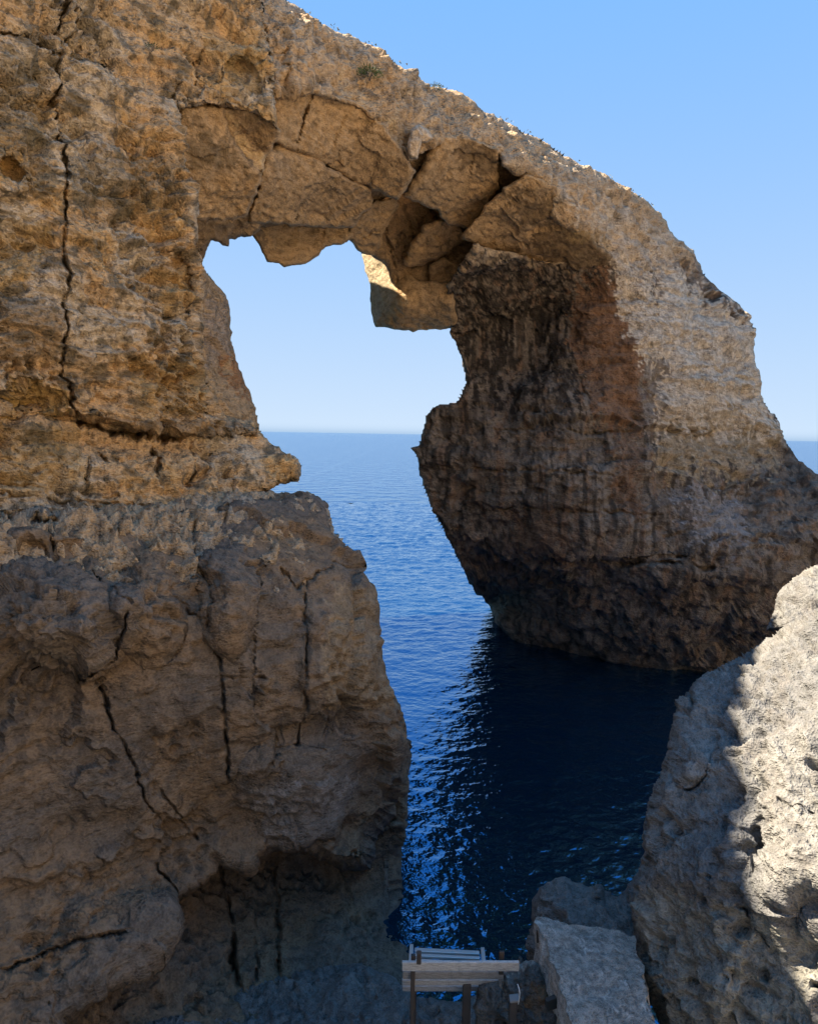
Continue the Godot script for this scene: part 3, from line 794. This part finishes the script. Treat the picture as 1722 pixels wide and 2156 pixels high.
# ------------------------------------------------------------------ rocks on this side of the water
func outcrops():
	var T := thing("rock_outcrop", "pale grey pitted limestone outcrop sloping down to the dark inlet, partly sunlit", "rock", Vector3(4, 3, -7))
	rock(T, "rock_face", [1760,1262, 1722,1280, 1690,1298, 1640,1325, 1600,1350, 1560,1378, 1515,1400, 1470,1440, 1440,1480, 1430,1500, 1418,1530, 1410,1560, 1405,1600, 1388,1640, 1370,1680, 1357,1730, 1358,1790, 1348,1830, 1335,1870, 1328,1930, 1335,2000, 1345,2040, 1370,2110, 1400,2200, 1420,2500, 2500,2500, 2500,1200],
		[1560,1362,10.5, 1430,1500,9.2, 1360,1730,8.2, 1340,1900,7.9, 1350,2040,7.6, 1400,2200,7.4, 1722,1250,10.0, 1722,1450,8.0, 1722,1650,6.9, 1722,1860,6.2, 1722,2000,6.4, 1722,2150,6.2, 1500,1700,7.6, 1500,2000,7.0, 1580,1500,8.4, 1550,2150,6.6, 2300,1600,6.0, 2300,2200,5.4],
		{"style": "near", "mat": M.near_rock, "rim": 26, "rim_m": 0.6, "thick": 4.0, "h": 3.4,
		"cracks": [[4,0.25, 1500,1580,1480,1640,1455,1670], [4,0.2, 1470,1460,1465,1500], [3,0.12, 1640,1690,1722,1700], [4,0.15, 1560,1900,1620,1990]],
		"bumps": [[1455,1600,45,70,0.25], [1600,1780,60,90,-0.3], [1690,1900,60,60,-0.15], [1520,2050,80,140,0.2], [1420,1540,40,50,0.15]],
		"stains_and_shading": [[[1350,1860, 1722,1960, 1722,2300, 1330,2300], Color(0.36,0.345,0.29), 0.7]]})  # olive grey lower face, coloured lighter to offset its deep shade
	var T2 := thing("boulder", "rounded grey rock hump behind the pitted sunlit outcrop", "rock", Vector3(7, 5, -12))
	rock(T2, "rock_face", [1800,1170, 1722,1188, 1692,1200, 1655,1228, 1636,1245, 1628,1282, 1610,1330, 1700,1330, 1900,1330], [1628,1282,12.6, 1722,1190,12.8, 1722,1300,11.6, 1850,1250,12.0],
		{"style": "near", "mat": M.near_rock, "rim": 24, "rim_m": 0.5, "thick": 2.0})
	var T3 := thing("boulder", "low knobbly grey boulder at the water's edge behind the concrete block", "rock", Vector3(2.2, 0, -9.5))
	rock(T3, "rock_face", [1110,2040, 1108,1985, 1118,1950, 1120,1905, 1135,1870, 1160,1852, 1185,1850, 1215,1862, 1245,1868, 1262,1860, 1290,1885, 1300,1888, 1330,1855, 1360,1800, 1420,1830, 1420,2120, 1120,2120, 1060,2150, 1085,2060, 1092,2000],
		[1110,2000,9.4, 1160,1855,9.9, 1250,1870,9.6, 1200,1940,9.0, 1320,1880,9.6, 1380,1900,9.3, 1200,2060,8.8, 1380,2060,8.7],
		{"style": "near", "mat": M.near_rock, "rim": 22, "rim_m": 0.45, "thick": 2.5, "bumps": [[1265,1875,35,25,0.15], [1170,1870,50,40,0.15]], "stains_and_shading": [[[1050,1800, 1450,1800, 1450,2200, 1050,2200], Color(0.22,0.21,0.20), 0.55]]})
	var T4 := thing("rock_ledge", "dark wet rock ledge in the shade below the railing", "rock", Vector3(-1, 0, -10))
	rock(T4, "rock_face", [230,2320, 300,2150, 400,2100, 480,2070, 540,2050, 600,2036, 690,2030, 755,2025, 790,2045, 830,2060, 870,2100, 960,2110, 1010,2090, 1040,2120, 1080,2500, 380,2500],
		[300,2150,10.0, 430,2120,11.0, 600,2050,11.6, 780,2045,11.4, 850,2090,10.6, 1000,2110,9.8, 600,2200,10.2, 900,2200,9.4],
		{"style": "near", "mat": M.near_rock, "rim": 22, "rim_m": 0.6, "thick": 3.0, "stains_and_shading": [[[380,2000, 1100,2000, 1100,2300, 380,2300], Color(0.20,0.20,0.19), 0.5]]})

# ------------------------------------------------------------------ the valley sides around and behind the viewer
func valley():
	var Q := PackedVector3Array()
	var C := PackedColorArray()
	var nx := 90
	var nz := 90
	for j in nz:
		for i in nx:
			var x := lerpf(-34.0, 60.0, i / float(nx - 1))
			var z := lerpf(-22.0, 60.0, j / float(nz - 1))
			var y := valley_height(x, z)
			Q.append(Vector3(x, y, z))
			C.append(tint("near", Vector3(x, y, z), Vector2.ZERO, []).lerp(Color(0.60, 0.48, 0.33), 0.85))
	var idx := PackedInt32Array()
	for j in nz - 1:
		for i in nx - 1:
			var a := j * nx + i
			if maxf(maxf(Q[a].y, Q[a + 1].y), maxf(Q[a + nx].y, Q[a + nx + 1].y)) < -2.0:
				continue
			idx.append_array([a, a + 1, a + nx + 1, a, a + nx + 1, a + nx])
	var o := put("valley_ground", commit(Q, C, idx), M.rock, self)
	o.set_meta("kind", "structure")

func valley_height(x: float, z: float) -> float:
	var nse := n_big.get_noise_3d(x * 0.35, 0.0, z * 0.35) * 1.6 + n_mid.get_noise_3d(x * 0.4, 0, z * 0.4) * 0.5
	# the right bank climbs from the outcrop, the ground behind climbs up the valley
	var right := lerpf(-4.0, 5.0, smoothstep(5.0, 8.0, x)) + clampf((x - 7.0) * 1.12, 0.0, 16.5) + nse
	var rear := lerpf(-4.0, 6.8, smoothstep(0.4, 3.0, z)) + maxf(z - 4.0, 0.0) * 0.42 + nse * 0.4
	var left := lerpf(-4.0, 17.0, smoothstep(5.0, 9.0, -x)) * smoothstep(-6.5, -3.0, z) + nse
	if z < -12.0:
		right = lerpf(right, -4.0, smoothstep(-12.0, -18.0, z))
	return maxf(maxf(right, rear), left if z > -8.0 else -4.0)

# ------------------------------------------------------------------ built things
func slab_mesh(s: Vector3, bevel: float, rough := 0.0, sd := 1) -> ArrayMesh:
	# a box with broken, rounded edges, on a grid
	var st := SurfaceTool.new()
	st.begin(Mesh.PRIMITIVE_TRIANGLES)
	st.set_smooth_group(0)
	var n := 10
	var put_v := func(p: Vector3):
		var inner := Vector3(clampf(p.x, -s.x / 2 + bevel, s.x / 2 - bevel), clampf(p.y, -s.y / 2 + bevel, s.y / 2 - bevel), clampf(p.z, -s.z / 2 + bevel, s.z / 2 - bevel))
		var dir := (p - inner)
		var v := inner + (dir.normalized() * bevel if dir.length() > 1e-6 else Vector3.ZERO)
		if rough > 0.0:
			v += v.normalized() * rough * (n_mid.get_noise_3d(v.x * 2.0 + sd, v.y * 2.0, v.z * 2.0) + 0.6 * n_fine.get_noise_3d(v.x + sd, v.y, v.z))
		st.add_vertex(v)
	for axis in 3:
		for side in [-1.0, 1.0]:
			for a in n:
				for b in n:
					var c := []
					for e in [[0, 0], [1, 0], [1, 1], [0, 1]]:
						var u: float = cut(a + e[0], n, s[(axis + 1) % 3], bevel)
						var w: float = cut(b + e[1], n, s[(axis + 2) % 3], bevel)
						var p := Vector3.ZERO
						p[axis] = side * s[axis] / 2
						p[(axis + 1) % 3] = u
						p[(axis + 2) % 3] = w
						c.append(p)
					var order := [0, 2, 1, 0, 3, 2] if side > 0 else [0, 1, 2, 0, 2, 3]
					for k in order:
						put_v.call(c[k])
	st.index()
	st.generate_normals()
	return st.commit()

func cut(k: int, n: int, size: float, bevel: float) -> float:
	if k == 0: return -size / 2
	if k == n: return size / 2
	return lerpf(-size / 2 + bevel, size / 2 - bevel, (k - 1) / float(n - 2))

func box(called: String, parent: Node3D, c: Vector3, s: Vector3, mat: Material, bevel := 0.006, rot := Vector3.ZERO) -> MeshInstance3D:
	var o := put(called, slab_mesh(s, bevel), mat, parent)
	o.position = c
	o.rotation = rot
	return o

func patch(a: Vector3, b: Vector3, c: Vector3, d: Vector3, n: int, Q: PackedVector3Array, C: PackedColorArray, idx: PackedInt32Array, how: Callable):
	# a-b-c-d run clockwise seen from outside
	var first := Q.size()
	for j in n + 1:
		for i in n + 1:
			var p := a.lerp(b, i / float(n)).lerp(d.lerp(c, i / float(n)), j / float(n))
			var r: Array = how.call(p)
			Q.append(r[0])
			C.append(r[1])
	for j in n:
		for i in n:
			var k := first + j * (n + 1) + i
			idx.append_array([k, k + 1, k + n + 2, k, k + n + 2, k + n + 1])

func level(x: float, y: float, h: float) -> Vector3:
	return at(x, y, on_level(x, y, h))

func concrete_and_railing():
	# broken concrete block with a flat top
	var top := 3.72
	var a := level(1129, 1934, top)
	var b := level(1332, 1963, top)
	var c := level(1408, 2230, top)
	var d := level(1232, 2230, top)
	var base := Vector3((a.x + c.x) / 2, 1.2, (a.z + c.z) / 2)
	var T := thing("concrete_block", "broken grey concrete block with crumbling pale edges beside the railing", "concrete block", base)
	var low := Vector3(0, -2.4, 0)
	var Q := PackedVector3Array()
	var C := PackedColorArray()
	var idx := PackedInt32Array()
	var mid := (a + b + c + d) / 4.0
	var how := func(p: Vector3) -> Array:
		var out := p - Vector3(mid.x, p.y, mid.z)
		var e := Vector3(n_mid.get_noise_3d(p.x * 2.0, p.y * 2.0, p.z * 2.0), n_mid.get_noise_3d(p.x * 2.0 + 9.0, p.y * 2.0, p.z * 2.0), n_mid.get_noise_3d(p.x * 2.0, p.y * 2.0 + 9.0, p.z * 2.0)) * 0.10
		var f := Vector3(n_fine.get_noise_3d(p.x * 2.0, p.y * 2.0, p.z * 2.0), n_fine.get_noise_3d(p.x * 2.0 + 9.0, p.y * 2.0, p.z * 2.0), 0) * 0.015
		var on_top := p.y > top - 0.001
		var s1 := n_spot.get_noise_3d(p.x * 1.4, p.y * 1.4, p.z * 1.4)
		var s2 := n_spot.get_noise_3d(p.x * 7.0, p.y * 7.0, p.z * 7.0)
		var col := Color(0.40, 0.37, 0.33).lerp(Color(0.27, 0.26, 0.245), smoothstep(-0.1, 0.25, s1))
		col = col.lerp(Color(0.20, 0.185, 0.16), 0.5 * smoothstep(0.1, 0.3, n_spot.get_noise_3d(p.x * 3.0 + 5.0, p.y, p.z * 3.0)))
		if not on_top or s2 + s1 > 0.34 or absf(out.x) > 0.62 + s1 * 0.4:
			col = Color(0.60, 0.56, 0.51).lerp(Color(0.42, 0.39, 0.35), smoothstep(0.0, 0.3, s2))
		if on_top:
			e.y *= 0.35
			f.y *= 0.5
		return [p + e + f, col]
	patch(a, b, c, d, 46, Q, C, idx, how)
	patch(d, c, c + low, d + low, 40, Q, C, idx, how)
	patch(a, d, d + low, a + low, 40, Q, C, idx, how)
	patch(b, a, a + low, b + low, 30, Q, C, idx, how)
	patch(c, b, b + low, c + low, 30, Q, C, idx, how)
	put("block_body", commit(Q, C, idx, base), M.concrete, T)
	var plate := box("steel_bracket", T, at(1160, 2112, 7.2) - base, Vector3(0.11, 0.13, 0.05), M.steel, 0.008, Vector3(0.1, 0.3, 0.2))
	plate.set_meta("label", "dark rusted steel bracket")
	var rod := box("reinforcing_bar", T, at(1131, 1972, 7.85) - base, Vector3(0.02, 0.16, 0.02), M.steel, 0.004, Vector3(0.2, 0, 0.1))
	rod.set_meta("label", "short rusty bar end")
	# rough rendered wall under it
	var W := thing("stone_wall", "dark streaked stone retaining wall below the concrete block", "wall", Vector3(1.2, 0.0, -7.4))
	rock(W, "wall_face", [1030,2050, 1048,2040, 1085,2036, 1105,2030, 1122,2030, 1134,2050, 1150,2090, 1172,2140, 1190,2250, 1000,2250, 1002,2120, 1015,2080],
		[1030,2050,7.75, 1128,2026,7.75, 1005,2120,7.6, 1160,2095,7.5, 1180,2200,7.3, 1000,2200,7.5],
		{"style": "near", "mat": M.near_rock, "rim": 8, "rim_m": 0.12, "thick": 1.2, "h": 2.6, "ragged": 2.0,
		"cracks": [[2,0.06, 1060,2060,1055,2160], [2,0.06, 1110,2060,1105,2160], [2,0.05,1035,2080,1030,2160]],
		"stains_and_shading": [[[990,2050, 1200,2050, 1200,2250, 990,2250], Color(0.085,0.075,0.065), 0.75], [[1030,2030, 1140,2000, 1130,2050, 1030,2056], Color(0.40,0.37,0.33), 0.7], [[1120,2080, 1145,2080, 1150,2200, 1125,2200], Color(0.24,0.13,0.06), 0.6], [[1062,2060, 1072,2060, 1066,2140, 1058,2140], Color(0.26,0.22,0.18), 0.7]]})
	# railing of boards on steel posts
	var rl := at(848, 2087, 7.9)
	var R := thing("railing", "pale weathered board railing on rusty steel posts above the dark inlet", "railing", Vector3(rl.x + 0.5, 1.4, rl.z))
	var rb: Vector3 = R.position
	var rows := [[846.5, 1093.0, 2026.0, 2046.5, 7.40], [848.0, 1060.0, 2046.5, 2063.5, 7.50], [846.5, 1050.0, 2063.5, 2076.5, 7.62], [847.5, 1040.0, 2076.5, 2088.5, 7.74]]
	for k in 4:
		var q: Array = rows[k]
		var p0 := at(q[0], q[2], q[4])
		var p1 := at(q[1], q[2], q[4])
		var p2 := at(q[0], q[3], q[4] + 0.03)
		var x := (p1 - p0)
		var y := (p0 - p2)
		var z := x.cross(y).normalized()
		var o := MeshInstance3D.new()
		o.name = "board"
		o.mesh = slab_mesh(Vector3(x.length(), y.length() - 0.012, 0.032), 0.005)
		var bm: StandardMaterial3D = M.board.duplicate()
		bm.albedo_color = [Color(0.50, 0.50, 0.50), Color(0.29, 0.28, 0.27), Color(0.44, 0.44, 0.44), Color(0.35, 0.365, 0.39)][k].linear_to_srgb()
		o.material_override = bm
		o.transform = Transform3D(Basis(x.normalized(), z.cross(x.normalized()), z), (p1 + p2) / 2.0 - z * 0.016 - rb)
		R.add_child(o, true)
	upright(R, rb, 870, 2010, 2.4, 7.46, 0.045, 0.04)
	upright(R, rb, 1056, 2003, 0.25, 7.48, 0.05, 0.03)
	upright(R, rb, 983, 2069, 1.6, 7.66, 0.085, 0.08)
	var plate2 := box("bracket", R, at(882, 2016, 7.36) - rb, Vector3(0.045, 0.13, 0.05), M.steel, 0.006, Vector3(0.1, 0, 0))
	plate2.set_meta("label", "black steel clip over the top board")
	# slatted landing beyond
	var l0 := level(866, 1997, 3.05)
	var l1 := level(1016, 2004, 3.05)
	var G := thing("metal_landing", "small slatted grey metal landing just beyond the board railing", "metal landing", Vector3(l0.x + 0.4, 1.6, l0.z + 0.3))
	var gb: Vector3 = G.position
	var gx := (l1 - l0)
	var gl := gx.length()
	var gr := Vector3(0, atan2(-gx.z, gx.x), 0)
	var gxn := gx.normalized()
	var gz := gxn.cross(Vector3.UP)
	for k in 6:
		var w := 0.045 if k > 0 else 0.06
		box("slat", G, l0 + gx * 0.5 + gz * (0.03 + k * 0.085) - gb, Vector3(gl - 0.08, 0.03, w), M.alu, 0.005, gr)
	for e in [0.0, 1.0]:
		box("side_rail", G, l0 + gx * e + gz * 0.26 - gb, Vector3(0.045, 0.06, 0.60), M.alu, 0.006, gr)
	for e in [0.06, 0.94]:
		box("leg", G, l0 + gx * e + gz * 0.3 + Vector3(0, -0.95, 0) - gb, Vector3(0.05, 1.86, 0.05), M.steel, 0.006, gr)
	# cut-off post with a loose cable on the wall
	var sp := at(1080, 2104, 7.15)
	var S := thing("steel_post", "cut-off black steel post set against the streaked wall", "post", Vector3(sp.x, sp.y - 1.0, sp.z))
	box("shaft", S, Vector3(0, 0.5, 0), Vector3(0.075, 1.0, 0.07), M.steel, 0.008)
	box("cap", S, Vector3(0.01, 1.01, 0), Vector3(0.095, 0.022, 0.085), plain(Color(0.45, 0.45, 0.45), 0.6), 0.005, Vector3(0.1, 0, 0.15))
	var cable := thing("cable", "thin white cable hanging down beside the cut-off post", "cable", at(1092, 2112, 7.1))
	var pts := []
	for k in 13:
		var u := k / 12.0
		pts.append(at(1089 + 4.0 * u + 3.0 * sin(u * 4.0), 2072 + 42.0 * u, 7.12 - 0.05 * sin(u * PI)) - cable.position)
	put("cord", tube(pts, 0.005), plain(Color(0.75, 0.75, 0.75), 0.6), cable)

func upright(R: Node3D, rb: Vector3, x: float, y: float, length: float, z: float, w: float, d: float):
	var p := at(x, y, z)
	box("post", R, p + Vector3(0, -length / 2, 0) - rb, Vector3(w, length, d), M.steel, 0.006)

func tube(pts: Array, r: float) -> ArrayMesh:
	var Q := PackedVector3Array()
	var C := PackedColorArray()
	var idx := PackedInt32Array()
	for k in pts.size():
		var dir: Vector3 = (pts[mini(k + 1, pts.size() - 1)] - pts[maxi(k - 1, 0)]).normalized()
		var u := dir.cross(Vector3(0.3, 0.2, 0.9)).normalized()
		var v := dir.cross(u)
		for e in 6:
			var t := e * TAU / 6.0
			Q.append(pts[k] + (u * cos(t) + v * sin(t)) * r)
			C.append(Color.WHITE)
		if k > 0:
			for e in 6:
				var a := (k - 1) * 6 + e
				var b := (k - 1) * 6 + (e + 1) % 6
				idx.append_array([a, b, b + 6, a, b + 6, a + 6])
	return commit(Q, C, idx)

# ------------------------------------------------------------------ plants
func tuft(called: String, label: String, x: float, y: float, z: float, r: float, n: int, col: Color, dry: Color):
	var p := at(x, y, z)
	var T := thing(called, label, "shrub", p + Vector3(0, -r * 0.5, 0), "shrubs rooted on the arch")
	var st := SurfaceTool.new()
	st.begin(Mesh.PRIMITIVE_TRIANGLES)
	var stem := []
	for k in n:
		var dir := Vector3(rng.randfn(), absf(rng.randfn()) * 0.8 + 0.05, rng.randfn()).normalized()
		var o := dir * r * (0.35 + 0.65 * rng.randf()) * Vector3(1.3, 0.8, 1.0) + Vector3(0, r * 0.35, 0)
		var s := r * rng.randf_range(0.10, 0.20)
		var u := Vector3(rng.randfn(), rng.randfn(), rng.randfn()).normalized()
		var v := dir.cross(u).normalized()
		var c := col.lerp(dry, rng.randf() * 0.7)
		st.set_color(c)
		for q in [o - u * s * 0.4, o + dir * s * 1.4, o + u * s * 0.4 + v * s * 0.2]:
			st.add_vertex(q)
	st.generate_normals()
	put("foliage", st.commit(), M.leaf, T)
	for k in 4:
		var d := Vector3(rng.randfn() * 0.5, 1.0, rng.randfn() * 0.5).normalized()
		put("stem", tube([Vector3(0, -r * 0.2, 0), d * r * 0.4, d * r * 0.9], r * 0.03), M.steel, T)

func shrubs():
	var green := Color(0.075, 0.115, 0.03)
	var olive := Color(0.11, 0.12, 0.045)
	var dry := Color(0.20, 0.16, 0.08)
	var sf: Dictionary = fits["span_and_pillar"]
	tuft("shrub", "fresh green shrub growing on the brown outer face of the arch", 778, 154, depth(sf, 778, 154) - 0.25, 0.25, 420, green, olive)
	tuft("shrub", "small yellowish green tuft on the very top edge of the arch", 918, 184, depth(sf, 918, 186) + 0.1, 0.17, 260, Color(0.12, 0.14, 0.04), olive)
	tuft("shrub", "tiny dark green tuft in a hollow of the upper cliff wall", 320, 100, depth(fits["cliff_wall"], 320, 100) - 0.1, 0.11, 160, Color(0.04, 0.065, 0.02), green)
	var st := SurfaceTool.new()
	st.begin(Mesh.PRIMITIVE_TRIANGLES)
	var edge := [[610,6,17.6], [640,20,17.9], [700,60,18.6], [750,83,19.2], [800,103,19.8], [860,153,20.6], [900,180,21.2], [950,184,22.0], [1020,233,23.2], [1080,263,24.2], [1150,298,25.4], [1220,346,26.6], [1270,363,27.2], [1320,393,28.0], [1370,428,29.0], [1400,463,29.5]]
	for k in 70:
		var i := rng.randi_range(0, edge.size() - 2)
		var f := rng.randf()
		var x: float = lerpf(edge[i][0], edge[i + 1][0], f)
		if n_spot.get_noise_1d(x * 0.05) < 0.14:
			continue
		var p := at(x, lerpf(edge[i][1], edge[i + 1][1], f) + rng.randf_range(0.0, 8.0), depth(sf, x, lerpf(edge[i][1], edge[i + 1][1], f)) + 0.15)
		for e in 5:
			var o := p + Vector3(rng.randfn(), rng.randfn() * 0.4, rng.randfn()) * 0.10
			var u := Vector3(rng.randfn(), rng.randfn(), rng.randfn()).normalized() * 0.035
			var d := Vector3(rng.randfn() * 0.6, 1.0, rng.randfn() * 0.6).normalized() * 0.05
			st.set_color(olive.lerp(dry, rng.randf()))
			for q in [o - u, o + d, o + u]:
				st.add_vertex(q)
	st.generate_normals()
	var g := put("ridge_scrub", st.commit(), M.leaf, self)
	tag(g, "low dry olive scrub fringing the top edge of the arch", "scrub")
	g.set_meta("kind", "stuff")

func foam():
	# a little white wash along the foot of the pillar
	var st := SurfaceTool.new()
	st.begin(Mesh.PRIMITIVE_TRIANGLES)
	var line := [[1046, 1300], [1062, 1310], [1078, 1324], [1096, 1334], [1112, 1343]]
	for k in 130:
		var i := rng.randi_range(0, 3)
		var f := rng.randf()
		var p := level(lerpf(line[i][0], line[i + 1][0], f) + rng.randfn() * 2.0, lerpf(line[i][1], line[i + 1][1], f) + rng.randfn() * 1.5, 0.07)
		var r := rng.randf_range(0.03, 0.11)
		var ring := []
		for e in 7:
			var t := e * TAU / 7.0
			var q := r * rng.randf_range(0.6, 1.2)
			ring.append(p + Vector3(cos(t) * q * 1.6, rng.randf_range(-0.01, 0.01), sin(t) * q))
		for e in 7:
			for v in [p + Vector3(0, 0.02, 0), ring[e], ring[(e + 1) % 7]]:
				st.add_vertex(v)
	st.generate_normals()
	var o := put("sea_foam", st.commit(), plain(Color(0.8, 0.82, 0.84), 0.9), self)
	tag(o, "thin line of white foam at the foot of the seaward pillar", "foam")
	o.set_meta("kind", "stuff")
